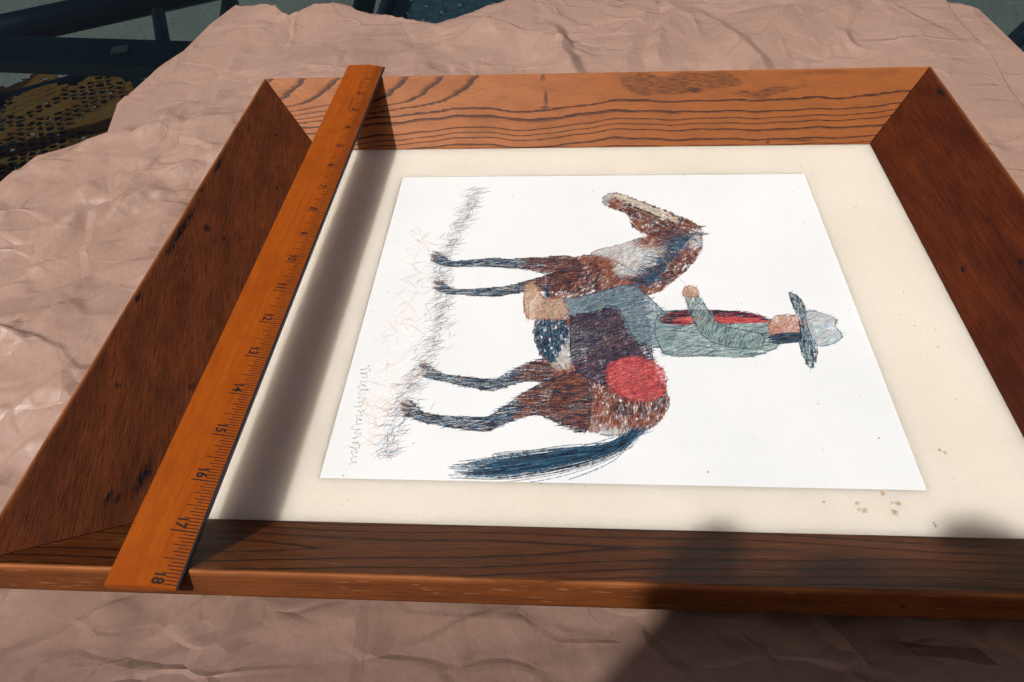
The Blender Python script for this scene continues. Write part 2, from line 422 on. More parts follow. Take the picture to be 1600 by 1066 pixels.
# ------------------------------------------------------------------ crumpled kraft paper
GX0, GX1, GY0, GY1, GS = -16.0, 30.0, -10.0, 31.0, 0.06
gx = np.arange(GX0, GX1 + GS, GS); gy = np.arange(GY0, GY1 + GS, GS)
XX, YY = np.meshgrid(gx, gy)
def facets(spacing, amp, seed):
    rg = np.random.default_rng(seed)
    pts = []
    for x in np.arange(GX0 - 4, GX1 + 4, spacing):
        for y in np.arange(GY0 - 4, GY1 + 4, spacing):
            pts.append((x + rg.uniform(-.48, .48) * spacing, y + rg.uniform(-.48, .48) * spacing))
    vs, es, fs, *_ = delaunay_2d_cdt([Vector(p) for p in pts], [], [], 0, 1e-6)
    hz = rg.uniform(-1, 1, len(vs)) * amp
    Hh = np.zeros_like(XX)
    for f in fs:
        a, b, c = (vs[i] for i in f); ha, hb, hc = (hz[i] for i in f)
        x0 = max(0, int((min(a.x, b.x, c.x) - GX0) / GS) - 1); x1 = int((max(a.x, b.x, c.x) - GX0) / GS) + 2
        y0 = max(0, int((min(a.y, b.y, c.y) - GY0) / GS) - 1); y1 = int((max(a.y, b.y, c.y) - GY0) / GS) + 2
        if x1 <= 0 or y1 <= 0: continue
        sx, sy = XX[y0:y1, x0:x1], YY[y0:y1, x0:x1]
        if sx.size == 0: continue
        den = (b.y - c.y) * (a.x - c.x) + (c.x - b.x) * (a.y - c.y)
        if abs(den) < 1e-9: continue
        l1 = ((b.y - c.y) * (sx - c.x) + (c.x - b.x) * (sy - c.y)) / den
        l2 = ((c.y - a.y) * (sx - c.x) + (a.x - c.x) * (sy - c.y)) / den
        l3 = 1 - l1 - l2
        mk = (l1 >= -1e-6) & (l2 >= -1e-6) & (l3 >= -1e-6)
        Hh[y0:y1, x0:x1][mk] = (l1 * ha + l2 * hb + l3 * hc)[mk]
    return Hh
def crease(p0, p1, amp, w, X=None, Y=None):
    X = XX if X is None else X; Y = YY if Y is None else Y
    p0 = np.array(p0, float); p1 = np.array(p1, float); d = p1 - p0; L = np.hypot(*d); d /= L
    s = (X - p0[0]) * d[0] + (Y - p0[1]) * d[1]; q = -(X - p0[0]) * d[1] + (Y - p0[1]) * d[0]
    e = np.clip(np.minimum(s, L - s) / (0.25 * L), 0, 1)
    return amp * e * np.maximum(0, 1 - np.abs(q) / w) 
def crease2(p0, p1, amp, w1, w2):
    """one steep side, one gentle side"""
    p0 = np.array(p0, float); p1 = np.array(p1, float); d = p1 - p0; L = np.hypot(*d); d /= L
    s = (XX - p0[0]) * d[0] + (YY - p0[1]) * d[1]; q = -(XX - p0[0]) * d[1] + (YY - p0[1]) * d[0]
    q = q + 0.12 * np.sin(s * 1.3 + p0[0]) + 0.05 * np.sin(s * 4.1)
    e = np.clip(np.minimum(s, L - s) / (0.3 * L), 0, 1); e = e * e * (3 - 2 * e)
    return amp * e * np.where(q > 0, np.maximum(0, 1 - q / w1), np.maximum(0, 1 + q / w2))
def blur(A, k):
    for _ in range(k):
        A = (A + np.roll(A, 1, 0) + np.roll(A, -1, 0) + np.roll(A, 1, 1) + np.roll(A, -1, 1)) / 5
    return A
HP = blur(facets(4.6, 0.36, 3), 1) + facets(2.1, 0.24, 5) + facets(1.05, 0.085, 9) + facets(0.5, 0.016, 13)
# the far side is calmer and billows; the left side is the most crumpled
far = np.clip((YY - 17.5) / 4, 0, 1)
right = np.clip((XX - 19) / 3, 0, 1)
near = np.clip((0.5 - YY) / 1.5, 0, 1)
HP = HP * (1 - 0.50 * far) * (1 - 0.75 * right) * (1 - 0.6 * near)
HP += far * (0.16 * np.sin(XX * 0.55 + 0.4) * np.sin(YY * 0.4) + 0.10 * np.sin(XX * 1.15 - YY * 0.6 + 2))
rg = np.random.default_rng(21)
for i in range(70):                                   # short random folds, mostly on the left
    cx, cy = rg.uniform(-11, 0.5), rg.uniform(-2, 22)
    a = rg.normal(0.6, 0.5); L = rg.uniform(1.0, 4.2)
    dx, dy = math.cos(a) * L / 2, math.sin(a) * L / 2
    HP += crease2((cx - dx, cy - dy), (cx + dx, cy + dy), rg.uniform(.06, .20), rg.uniform(.05, .16), rg.uniform(.3, .9))
for i in range(16):
    cx, cy = rg.uniform(3, 21), rg.uniform(18, 26)
    a = rg.normal(1.3, 0.5); L = rg.uniform(1.5, 4.5)
    dx, dy = math.cos(a) * L / 2, math.sin(a) * L / 2
    HP += crease2((cx - dx, cy - dy), (cx + dx, cy + dy), rg.uniform(.05, .15), rg.uniform(.08, .3), rg.uniform(.5, 1.2))
# the folds one can point at
for (a_, b_, am, w1, w2) in (((-4.6, 4.4), (-2.4, 9.4), .10, .06, .7), ((-6.5, 9.0), (-1.5, 12.6), .13, .07, .8), ((-7.5, 10.6), (-2.2, 13.4), .12, .06, .6), ((-6.8, 12.4), (-0.8, 16.2), .12, .08, .8),
                             ((-4.8, 14.0), (-1.2, 14.6), .10, .06, .5), ((-3.6, 7.0), (-0.6, 9.8), .12, .06, .7), ((-3.4, 2.0), (-1.6, 6.5), .10, .06, .6), ((-3.0, 18.0), (0.5, 21.5), .10, .07, .7),
                             ((1.0, 20.0), (6.0, 24.5), .09, .07, 1.0), ((15.0, 20.0), (19.0, 26.0), .12, .08, 1.0), ((17.5, 18.6), (20.5, 24.0), .10, .07, .9), ((11.0, 18.8), (12.6, 24.0), .14, .08, .9),
                             ((13.5, -.9), (15.0, .8), .07, .05, .5), ((3.0, -1.0), (4.4, .9), .10, .06, .5), ((1.0, -1.2), (2.6, .4), .09, .06, .5), ((7.0, -.7), (9.0, .5), .05, .06, .6)):
    HP += crease2(a_, b_, am, w1, w2)
HP += crease2((-6.7, 15.2), (-4.3, 19.2), 0.34, 0.16, 1.1)
HP += crease2((-4.6, 17.2), (-3.9, 19.6), 0.22, 0.2, 0.7)
HP += crease2((-8.4, 13.2), (-5.8, 16.0), 0.20, 0.15, 0.9)
HP += crease2((8.8, 25.4), (10.4, 19.2), 0.38, 0.5, 1.6)
HP += crease2((12.6, 19.0), (14.2, 27.4), 0.34, 0.45, 1.5)
HP += crease2((14.6, 26.6), (17.2, 19.0), 0.24, 0.5, 1.4)
HP += crease2((5.2, 25.6), (11.5, 21.4), 0.20, 0.3, 1.6)
HP += crease2((-5.4, 6.0), (-1.6, 10.6), 0.20, 0.14, 0.8)
HP += crease2((-2.6, 15.4), (-3.6, 24.0), 0.10, 0.12, 0.6)
HP += crease2((22.0, 21.2), (22.4, 27.5), 0.09, 0.08, 0.9)
HP += crease((-6.4, 19.5), (-5.2, 29.5), 0.50, 0.75)     # lifted flap at the far left corner
HP += 0.30 * np.exp(-((XX + 0.2) / 2.0) ** 2 - ((YY - 27) / 1.8) ** 2)
HP += 0.30 * np.exp(-((XX - 22.8) / 2.2) ** 2 - ((YY - 17) / 4.0) ** 2)
# keep it flat under the frame's back, clear of the overhang around it
du = np.maximum(np.maximum(2.0 - XX, XX - 18.9), np.maximum(2.0 - YY, YY - 15.1))
flat = np.clip((du - 0.1) / 1.6, 0, 1); flat = flat * flat * (3 - 2 * flat)
HP = (HP - np.percentile(HP, 6)) * flat
HP = np.maximum(HP, 0.0)
HP *= 0.35 + 0.65 * np.clip((XX - np.interp(YY, [-9, 0, 8, 13.8, 17.1, 23.1, 30], [-13.5, -12, -10.2, -8.3, -6.2, -5.6, -4.8])) / 2.5, 0, 1)
# near edge of the sheet raised, a curl added to darken the paper there
HP += 0.46 * np.clip((0.9 - YY), 0, 9) ** 1.25 * np.clip((XX + 6) / 7, 0.15, 1)
def sampleH(x, y):
    fx = np.clip((x - GX0) / GS, 0, len(gx) - 1.001); fy = np.clip((y - GY0) / GS, 0, len(gy) - 1.001)
    ix = fx.astype(int); iy = fy.astype(int); tx = fx - ix; ty = fy - iy
    return (HP[iy, ix] * (1 - tx) * (1 - ty) + HP[iy, ix + 1] * tx * (1 - ty) + HP[iy + 1, ix] * (1 - tx) * ty + HP[iy + 1, ix + 1] * tx * ty)
def interp(t, pts):
    a = np.array(pts, float); return np.interp(t, a[:, 0], a[:, 1])
def sheet(name, left, rightb, nearb, farb, nx, ny, zfun, label, group, tear=0.10):
    t = np.linspace(0, 1, ny); s = np.linspace(0, 1, nx)
    Sg, Tg = np.meshgrid(s, t)
    xa0 = -9 + 0 * Sg
    # two passes: guess y, then x from the side curves, then y from the far curve
    y = nearb + Tg * (27 - nearb)
    for _ in range(4):
        l = interp(y, left); r = interp(y, rightb); x = l + Sg * (r - l)
        y = nearb + Tg * (interp(x, farb) - nearb)
    rgn = np.random.default_rng(5)
    jag = np.convolve(rgn.normal(0, 1, nx + 20), np.ones(4) / 4, 'same')[10:10 + nx] * tear
    y = y + (Tg > 0.999) * jag[None, :]
    z = zfun(x, y)
    V = np.stack([(x - 10) * S, (y - 8) * S, (z + GZ) * S], -1).reshape(-1, 3)
    idx = np.arange(nx * ny).reshape(ny, nx)
    F = np.stack([idx[:-1, :-1], idx[:-1, 1:], idx[1:, 1:], idx[1:, :-1]], -1).reshape(-1, 4)
    me = bpy.data.meshes.new(name)
    me.from_pydata(V.tolist(), [], F.tolist()); me.update()
    o = link(name, me, M_PAPER, None, True)
    md = o.modifiers.new('thickness', 'SOLIDIFY'); md.thickness = 0.00018; md.offset = -1
    return tag(o, label, 'paper', group)
PZ = -0.375
leftb = [(-9, -13.5), (0, -12.0), (8, -10.2), (13.8, -8.3), (15.3, -7.75), (16.3, -6.8), (17.1, -6.2), (19.2, -6.75), (21.2, -6.25), (23.1, -5.6), (25.5, -5.35), (27.7, -4.95), (30, -4.8)]
farb = [(-5.2, 27.8), (-4.9, 27.75), (-3.3, 27.0), (-2.0, 25.95), (-1.0, 26.85), (0.2, 27.3), (1.24, 26.6), (2.6, 26.0), (4.3, 25.45), (6.3, 26.3), (7.4, 26.75), (10.6, 27.6), (14, 28.4), (22, 28.8), (27, 28.6)]
rightb = [(-9, 25.5), (8, 24.6), (14, 24.1), (16.5, 24.0), (19, 24.3), (21.3, 24.65), (23.6, 24.65), (26.8, 24.9), (30, 25.2)]
sheet('kraft_paper', leftb, rightb, -6.0, farb, 600, 560, lambda x, y: PZ + sampleH(x, y) + 0.10 * np.clip((x - 20.5) / 4, 0, 1) + 0.35 * np.clip((x - 22.3) / 1.9, 0, 1) ** 2 * np.exp(-((y - 14.8) / 2.2) ** 2),
      'large crumpled brown kraft paper spread under the picture frame', 'sheets of kraft paper')
def z2(x, y): return -0.398 + 0.05 * (1 + np.sin(x * 0.8 + y * 0.3)) * np.clip((x - 24.6) / 2, 0, 1) + 0.35 * np.clip((x - 25.6) / 3, 0, 1) ** 2
l2 = [(-9, 21.6), (30, 21.6)]
r2 = [(-9, 33), (10, 30), (18, 27.2), (21.7, 26.2), (24, 26.15), (26.2, 26.1), (30, 26)]
f2 = [(20, 26.7), (25.1, 26.65), (25.6, 26.5), (26.0, 26.1), (26.3, 25.5), (34, 25)]
sheet('kraft_paper', l2, r2, -6.0, f2, 110, 220, z2, 'flatter brown kraft paper sheet tucked under the edge of the crumpled sheet', 'sheets of kraft paper', 0.02)

# ================================================================== PICTURE FRAME
frame = empty('picture_frame', P(FR_W / 2, FR_H / 2, PZ), 'wide oak picture frame with sloping sides holding a horse and rider print', 'picture frame')
LP = math.hypot(FR_D, FR_Z); co, si = FR_D / LP, FR_Z / LP
TH = 0.43                       # board thickness
TOPN = 52
def plank_profile():
    """list of (outward, z, pathlength, zone)"""
    pr = []
    lip = (0.0, 0.02)
    pr.append((lip[0] + si * TH, lip[1] - co * TH, -0.5, 0))
    pr.append((0.02, -0.02, -0.04, 0))
    for i in range(TOPN):
        s = i / (TOPN - 1) * (LP - 0.05)
        pr.append((s * co + (0.02 if i == 0 else 0), 0.02 + s * (FR_Z - 0.02) / LP, s, 1))
    # rounded ridge
    for k in range(1, 4):
        a = k / 4 * math.pi / 2
        ex, ez = (LP - 0.05) + 0.05 * math.sin(a), -0.05 * (1 - math.cos(a))
        pr.append((ex * co - ez * si, 0.02 + ex * (FR_Z - 0.02) / LP + ez * co, LP - 0.05 + 0.078 * k / 4, 1))
    for i in range(8):
        q = 0.05 + i / 7 * (TH - 0.08)
        pr.append((FR_D + si * q, FR_Z - co * q, LP + q, 2))
    pr.append((FR_D + si * TH - 0.02, FR_Z - co * TH - 0.01, LP + TH, 2))
    return pr
PROF = plank_profile()
def plank(name, side, field, stains, mat, skew=0.0, label=None):
    L = FR_W if side in 'NF' else FR_H
    nA = int(L / 0.085)
    V, guv, gfv, stv, isl, wea, ton = [], [], [], [], [], [], []
    m = len(PROF)
    for i in range(nA + 1):
        f = i / nA
        for (o, z, p, zone) in PROF:
            ins = FR_D - o                      # inset of this profile point from the ridge
            u = ins + f * (L - 2 * ins)
            e = 0.016
            u = min(max(u, ins + e), L - ins - e)     # hairline mitre gap
            if side == 'N': V.append((u, ins, z))
            elif side == 'F': V.append((u, FR_H - ins, z))
            elif side == 'L': V.append((ins, u, z))
            else: V.append((FR_W - ins, u, z))
            guv.append((u + ord(side) * 3.7, p + skew * u, ord(side) * 1.3)); 
            a = field(u, p, zone); gfv.append(a[0]); isl.append(a[1]); wea.append(math.exp(-((p - LP - .01) / .055) ** 2)); ton.append(min(1, max(0, (u / L - 0.22) / .4)))
            s_ = 0.0
            for (su, sp, ru, rp) in stains:
                dd = ((u - su) / ru) ** 2 + ((p - sp - skew * 0) / rp) ** 2
                if dd < 4: s_ = max(s_, math.exp(-dd * 0.9))
            stv.append(s_)
    F = []
    for i in range(nA):
        for k in range(m):
            k2 = (k + 1) % m
            F.append((i * m + k, i * m + k2, (i + 1) * m + k2, (i + 1) * m + k))
    F.append(tuple(range(m))); F.append(tuple((nA * m + k) for k in range(m))[::-1])
    if side in 'FL': F = [tuple(reversed(q)) for q in F]
    o = mesh(name, V, F, mat, frame)
    me = o.data
    at = me.attributes.new('guv', 'FLOAT_VECTOR', 'POINT'); at.data.foreach_set('vector', np.array(guv, np.float32).ravel())
    for nm, arr in (('gf', gfv), ('stain', stv), ('isl', isl), ('wear', wea), ('tone', ton)):
        at = me.attributes.new(nm, 'FLOAT', 'POINT'); at.data.foreach_set('value', np.array(arr, np.float32))
    bmm = bmesh.new(); bmm.from_mesh(me); bmesh.ops.recalc_face_normals(bmm, faces=bmm.faces); bmm.to_mesh(me); bmm.free()
    if label: o['label'] = label
    return o
def smax(a, b, k=0.25):
    h = max(k - abs(a - b), 0) / k; return max(a, b) + h * h * k * 0.25
ip = lambda x, xs, ys: float(np.interp(x, xs, ys))
_us = np.linspace(-2, 23, 501)
_vd = np.interp(_us, [0, 2, 4, 7.2, 8.6, 10.1, 11.1, 13.7, 16.5, 18.5, 20.8], [.55, .85, 1.10, 1.36, 1.14, 1.38, 1.50, 1.46, 1.46, 1.52, 1.7])
_vd = np.convolve(np.pad(_vd, 20, 'edge'), np.hanning(29) / np.hanning(29).sum(), 'same')[20:-20] + 0.02 * np.sin(_us * 2.3) + 0.012 * np.sin(_us * 5.1 + 1)
def f_far(u, v, zone):
    if zone == 2: return (0, 0)
    vD = ip(u, _us, _vd)
    b = (vD - v) / 0.29
    below = b * (1 + 0.05 * b) + (0.30 * math.sin(b * 1.9 + u * 0.13) if b > .3 else 0) if b > 0 else b
    uC = ip(v, [0.6, 1.0, 1.3, 1.55, 1.8, 2.45], [-2, 2.2, 4.4, 5.9, 6.4, 7.05])
    above = (uC - u) / 1.12
    f = smax(below, above) + 0.02
    # dark burl on the right half of the board
    wv = 0.10 * math.sin(u * 2.1) + 0.06 * math.sin(u * 5.3 + v * 4)
    e = ((u - 12.6 + 1.2 * math.sin(v * 5)) / 2.5) ** 2 + ((v + wv - (2.05 - 0.07 * (u - 12.6))) / 0.40) ** 2
    i1 = min(1, max(0, 1 - e ** 2) * 2.2)
    e2 = ((u - 15.9 + .5 * math.sin(v * 9)) / 1.0) ** 2 + ((v + wv * .8 - 1.72) / 0.20) ** 2
    i2 = min(1, max(0, 1 - e2) * 1.5)
    e3 = ((u - 17.6) / 1.6) ** 2 + ((v - 2.30) / 0.10) ** 2
    i3 = max(0, 1 - e3) * 0.8
    return (max(f, 0) if f > 0 else 0, max(i1, i2, i3))
def f_near(u, v, zone):
    if zone == 2: return (0, max(0, math.sin(v * 21 + u * .21) * math.sin(u * .8 + v * 9)) * .5)
    # long cathedral arches opening to the left
    a = 2.2 - v
    w = 1 + u * 0.17 + 2.5 * abs(v - (1.15 + 0.25 * math.sin(u * 0.35))) ** 1.2 + 0.12 * math.sin(u * 1.3) + .1 * math.sin(u * .5 + v * 3)
    e = ((u - 15.3) / 1.1) ** 2 + ((v - 1.4) / 0.45) ** 2
    return (w, max(0, 1 - e) * 0.6)
def f_straight(k):
    def f(u, v, zone): return (2 + v * 2.6 + 0.25 * math.sin(u * .45 + v) + .04 * u, 0)
    return f
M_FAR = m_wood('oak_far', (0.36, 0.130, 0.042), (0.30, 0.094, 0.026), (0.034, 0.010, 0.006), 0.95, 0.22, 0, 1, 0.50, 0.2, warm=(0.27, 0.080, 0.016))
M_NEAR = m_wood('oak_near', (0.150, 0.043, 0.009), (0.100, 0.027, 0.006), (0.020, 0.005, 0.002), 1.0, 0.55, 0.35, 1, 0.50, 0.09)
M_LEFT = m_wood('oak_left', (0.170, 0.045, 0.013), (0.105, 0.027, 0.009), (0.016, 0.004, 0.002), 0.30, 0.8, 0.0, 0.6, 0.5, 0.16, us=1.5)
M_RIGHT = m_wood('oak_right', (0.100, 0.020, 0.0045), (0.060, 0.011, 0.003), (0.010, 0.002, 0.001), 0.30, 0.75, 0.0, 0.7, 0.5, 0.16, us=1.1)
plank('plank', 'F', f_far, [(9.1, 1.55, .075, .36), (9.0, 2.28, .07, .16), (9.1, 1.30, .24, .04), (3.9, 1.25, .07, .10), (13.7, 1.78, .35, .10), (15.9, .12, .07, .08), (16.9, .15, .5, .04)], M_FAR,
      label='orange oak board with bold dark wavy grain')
plank('plank', 'N', f_near, [(16.70, 1.62, .09, .06), (16.80, 1.50, .09, .06), (16.90, 1.38, .09, .06), (17.0, 1.26, .09, .06), (14.9, LP + .25, .06, .06), (7.2, .1, .05, .05), (11.9, .12, .05, .04)], M_NEAR, label='dark brown oak board with painted pale glints')
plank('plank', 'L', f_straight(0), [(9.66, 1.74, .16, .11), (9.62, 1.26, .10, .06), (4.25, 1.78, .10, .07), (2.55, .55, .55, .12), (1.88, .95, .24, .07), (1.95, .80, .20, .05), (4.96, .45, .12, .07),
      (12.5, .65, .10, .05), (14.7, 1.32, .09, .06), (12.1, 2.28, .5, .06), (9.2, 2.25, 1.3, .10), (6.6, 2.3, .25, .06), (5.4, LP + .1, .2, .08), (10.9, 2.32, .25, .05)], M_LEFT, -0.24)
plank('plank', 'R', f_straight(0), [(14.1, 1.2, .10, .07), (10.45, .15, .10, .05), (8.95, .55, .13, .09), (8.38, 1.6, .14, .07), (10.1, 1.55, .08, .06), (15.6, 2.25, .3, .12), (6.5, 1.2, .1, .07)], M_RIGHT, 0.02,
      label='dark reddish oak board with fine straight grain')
# backing
bm = bmesh.new(); bm_box(bm, (FR_W / 2, FR_H / 2, -0.235), (FR_W - 2 * FR_D + 0.30, FR_H - 2 * FR_D + 0.30, 0.25))
bm_obj('backing_board', bm, m_plain('backing_card', (0.22, 0.15, 0.09), 0.8), frame)
# print sheet, then window mat over its edges
PX0, PX1, PY0, PY1 = 4.815, 16.68, 2.845, 13.71
M_PRINT = m_mat('print_paper', (0.68, 0.70, 0.705), (0.73, 0.745, 0.75), 0.0)
M_MAT = m_mat('mat_board', (0.655, 0.59, 0.49), (0.70, 0.64, 0.545), 0.020)
def grid_rect(x0, x1, y0, y1, z, nx, ny, wave=None):
    V = []; F = []
    for j in range(ny + 1):
        for i in range(nx + 1):
            x = x0 + (x1 - x0) * i / nx; y = y0 + (y1 - y0) * j / ny
            V.append((x, y, z + (wave(x, y) if wave else 0)))
    for j in range(ny):
        for i in range(nx): a = j * (nx + 1) + i; F.append((a, a + 1, a + nx + 2, a + nx + 1))
    return V, F
V, F = grid_rect(PX0 - .35, PX1 + .35, PY0 - .35, PY1 + .35, -0.028, 1, 1)
F2 = []; b = len(V)
V += [(x, y, z - 0.05) for x, y, z in V]
F += [(2 + b, 3 + b, 1 + b, 0 + b), (0, 4, 5, 1), (1, 5, 7, 3), (3, 7, 6, 2), (2, 6, 4, 0)]
pr = mesh('print', V, F, M_PRINT, frame); pr['label'] = 'white paper print of a horse and rider in coloured chalk'
# window mat: a rectangular ring with a bevelled opening
mo = (FR_D - .12, FR_W - FR_D + .12, FR_D - .12, FR_H - FR_D + .12)
rings = []
def rect(x0, x1, y0, y1, z, n=40):
    out = []
    for (a, b) in (((x0, y0), (x1, y0)), ((x1, y0), (x1, y1)), ((x1, y1), (x0, y1)), ((x0, y1), (x0, y0))):
        for i in range(n): t = i / n; out.append((a[0] + (b[0] - a[0]) * t, a[1] + (b[1] - a[1]) * t, z))
    return out
def wavy(r, amp):   # the far edge of the window curls a little
    return [(x, y, z + (amp * max(0, math.sin(x * 1.7) * math.sin(x * 0.6)) if y > PY1 - .2 else 0)) for x, y, z in r]
rs = [rect(*mo, -0.026), rect(*mo, 0.0), wavy(rect(PX0, PX1, PY0, PY1, 0.0), .030), wavy(rect(PX0 + .018, PX1 - .018, PY0 + .018, PY1 - .03, -0.024), .016)]
V = [p for r in rs for p in r]; n4 = len(rs[0]); F = []
for k in range(3):
    for i in range(n4): j = (i + 1) % n4; F.append((k * n4 + i, k * n4 + j, (k + 1) * n4 + j, (k + 1) * n4 + i))
for i in range(n4): j = (i + 1) % n4; F.append((3 * n4 + i, 3 * n4 + j, j, i))
mt = mesh('mat', V, F, M_MAT, frame); mt['label'] = 'aged cream mat with brown foxing spots'
# foxing and specks
def blob(V, F, K, cx, cy, r, z, col, n=9, el=1.0):
    o = len(V); ph = R_.uniform(0, 6)
    for k in range(n):
        q = r * R_.uniform(0.6, 1.25); a = ph + k * 2 * math.pi / n
        V.append((cx + q * math.cos(a) * el, cy + q * math.sin(a), z))
    F.append(tuple(range(o, o + n))); K.append(col)
def ink_mesh(name, V, F, K, mat, parent, kind=None):
    o = mesh(name, V, F, mat, parent)
    at = o.data.color_attributes.new('ink', 'FLOAT_COLOR', 'CORNER')
    arr = np.zeros((len(o.data.loops), 4), np.float32); arr[:, 3] = 1
    i = 0
    for f, c in zip(F, K):
        arr[i:i + len(f), :3] = c; i += len(f)
    at.data.foreach_set('color', arr.ravel())
    if kind: o['kind'] = kind
    return o
V, F, K = [], [], []
for (x, y, r) in [(15.81, 2.76, .07), (15.28, 2.53, .06), (15.37, 2.37, .07), (15.28, 2.38, .04), (15.91, 2.35, .085), (16.03, 2.54, .07), (15.93, 2.55, .05), (14.67, 2.54, .035), (17.2, 3.8, .05), (17.28, 3.74, .04)]:
    blob(V, F, K, x, y, r, 0.004, (0.58, 0.44, 0.29)); blob(V, F, K, x, y, r * .5, 0.006, (0.40, 0.25, 0.13))
blob(V, F, K, 16.55, 2.1, .06, 0.004, (0.25, 0.30, 0.36), 9, .5)
for i in range(120):
    x, y = R_.uniform(2.2, 18.7), R_.uniform(2.1, 15.0)
    inside = PX0 < x < PX1 and PY0 < y < PY1
    g = R_.choice([(0.30, 0.22, 0.15), (0.45, 0.36, 0.26), (0.16, 0.13, 0.10)])
    blob(V, F, K, x, y, R_.uniform(.008, .024), (-0.0255 if inside else 0.004), g, 6)
ink_mesh('foxing_spots', V, F, K, m_vcol('foxing', 0.5), frame, 'stuff')

# ------------------------------------------------------------------ the picture: a plain generic chalk sketch of a horse and rider
def drawing():
    V, F, K = [], [], []
    Z0 = -0.0268; zc = [0]; lay = [0]
    lin = lambda r, g, b: tuple((x / 255) ** 2.2 for x in (r, g, b))
    def stroke(y0, x0, y1, x1, w, col, w2=None, bow=0.0):
        d = Vector((y1 - y0, x1 - x0)); L = d.length
        if L < 1e-5: return
        d /= L; nrm = Vector((-d.y, d.x)); zc[0] += 1
        z = Z0 + lay[0] * 1.0e-4 + (zc[0] % 12) * 7e-6 + 0.0004
        o = len(V); mid = Vector(((y0 + y1) / 2, (x0 + x1) / 2)) + nrm * bow
        pts = [(Vector((y0, x0)), w * 0.35), (mid, w), (Vector((y1, x1)), (w2 if w2 is not None else w * 0.25))]
        for p, ww in pts:
            a, b = p + nrm * ww / 2, p - nrm * ww / 2
            V.append((a.y, a.x, z)); V.append((b.y, b.x, z))
        F.append((o, o + 1, o + 3, o + 2)); F.append((o + 2, o + 3, o + 5, o + 4)); K.extend([col, col])
    def pick(cols):
        c = R_.choice(cols); k = R_.uniform(0.8, 1.2); return tuple(min(1, x * k) for x in c)
    def hatch(poly, ang, cols, dens, L=0.3, w=0.04, jit=0.25):
        lay[0] += 1
        ys = [p[0] for p in poly]; xs = [p[1] for p in poly]
        area = abs(sum(poly[i][0] * poly[i - 1][1] - poly[i - 1][0] * poly[i][1] for i in range(len(poly)))) / 2
        k = 0; tries = 0
        while k < area * dens and tries < area * dens * 8 + 50:
            tries += 1
            y, x = R_.uniform(min(ys), max(ys)), R_.uniform(min(xs), max(xs))
            if not in_poly(y, x, poly): continue
            a = ang + R_.gauss(0, jit); l = L * R_.uniform(0.5, 1.2) / 2
            stroke(y - math.cos(a) * l, x - math.sin(a) * l, y + math.cos(a) * l, x + math.sin(a) * l, w * R_.uniform(.6, 1.3), pick(cols)); k += 1
    def fill(poly, col):
        lay[0] += 1
        ys = [p[0] for p in poly]; xs = [p[1] for p in poly]; zc[0] += 1
        z = Z0 + lay[0] * 1.0e-4 + (zc[0] % 12) * 7e-6 + 0.0004; cell = 0.09
        for i in range(int((max(ys) - min(ys)) / cell) + 1):
            for j in range(int((max(xs) - min(xs)) / cell) + 1):
                y, x = min(ys) + (i + .5) * cell, min(xs) + (j + .5) * cell
                if not in_poly(y, x, poly): continue
                o = len(V); r = cell * .62
                for k in range(6):
                    a = k * math.pi / 3 + i; V.append((x + r * math.sin(a) * R_.uniform(.8, 1.2), y + r * math.cos(a) * R_.uniform(.8, 1.2), z + R_.uniform(0, 6e-5)))
                c = tuple(q * R_.uniform(.85, 1.15) for q in (col[R_.randrange(len(col))] if isinstance(col[0], tuple) else col))
                F.append(tuple(range(o, o + 6))); K.append(c)
    def outline(poly, cols, w=0.035, closed=True, rep=2, wob=0.03):
        lay[0] += 1
        n = len(poly)
        for _ in range(rep):
            for i in range(n if closed else n - 1):
                a = Vector(poly[i]); b = Vector(poly[(i + 1) % n]); m = max(1, int((b - a).length / 0.3))
                for k in range(m):
                    p = a.lerp(b, k / m); q = a.lerp(b, (k + 1.25) / m)
                    j = lambda: R_.gauss(0, wob)
                    stroke(p.x + j(), p.y + j(), q.x + j(), q.y + j(), w * R_.uniform(.5, 1.3), pick(cols))
    def spl(pts, m=5, closed=True):
        n = len(pts); out = []
        rng = range(n if closed else n - 1)
        for i in rng:
            g = lambda k: Vector(pts[k % n]) if closed else Vector(pts[min(max(k, 0), n - 1)])
            p0, p1, p2, p3 = g(i - 1), g(i), g(i + 1), g(i + 2)
            for k in range(m):
                t = k / m
                out.append(tuple(0.5 * ((2 * p1) + (p2 - p0) * t + (2 * p0 - 5 * p1 + 4 * p2 - p3) * t * t + (3 * p1 - p0 - 3 * p2 + p3) * t ** 3)))
        return out
    BR = [lin(120, 68, 56), lin(150, 92, 72), lin(96, 56, 52), lin(172, 118, 100)]
    DK = [lin(46, 44, 58), lin(62, 56, 66), lin(40, 60, 78)]
    BL = [lin(52, 92, 120), lin(70, 116, 146), lin(44, 70, 92)]
    PL = [lin(178, 200, 206), lin(205, 210, 214), lin(196, 180, 170)]
    RD = [lin(206, 92, 92), lin(222, 116, 110), lin(184, 70, 80)]
    GN = [lin(150, 172, 170), lin(130, 156, 158), lin(168, 186, 182)]
    TN = [lin(206, 178, 152), lin(190, 158, 132)]
    # scribbled ground along the hooves
    for i in range(900):
        y = R_.uniform(3.4, 13.1); x = 6.25 + 0.075 * (y - 3.4) + 0.18 * math.sin(y * 1.1) + R_.gauss(0, .16)
        a = R_.gauss(0.9, .5)
        stroke(y - .14 * math.cos(a), x - .16 * math.sin(a), y + .14 * math.cos(a), x + .16 * math.sin(a), .018, pick([lin(176, 140, 130), lin(140, 170, 186), lin(150, 120, 118), lin(120, 150, 170)]))
    for i in range(150):
        y = R_.uniform(3.6, 11.0); stroke(y, 5.75 + R_.gauss(0, .3), y + R_.uniform(.1, .5), 5.8 + R_.gauss(0, .3), .05, pick([lin(240, 230, 220), lin(242, 234, 226)]))
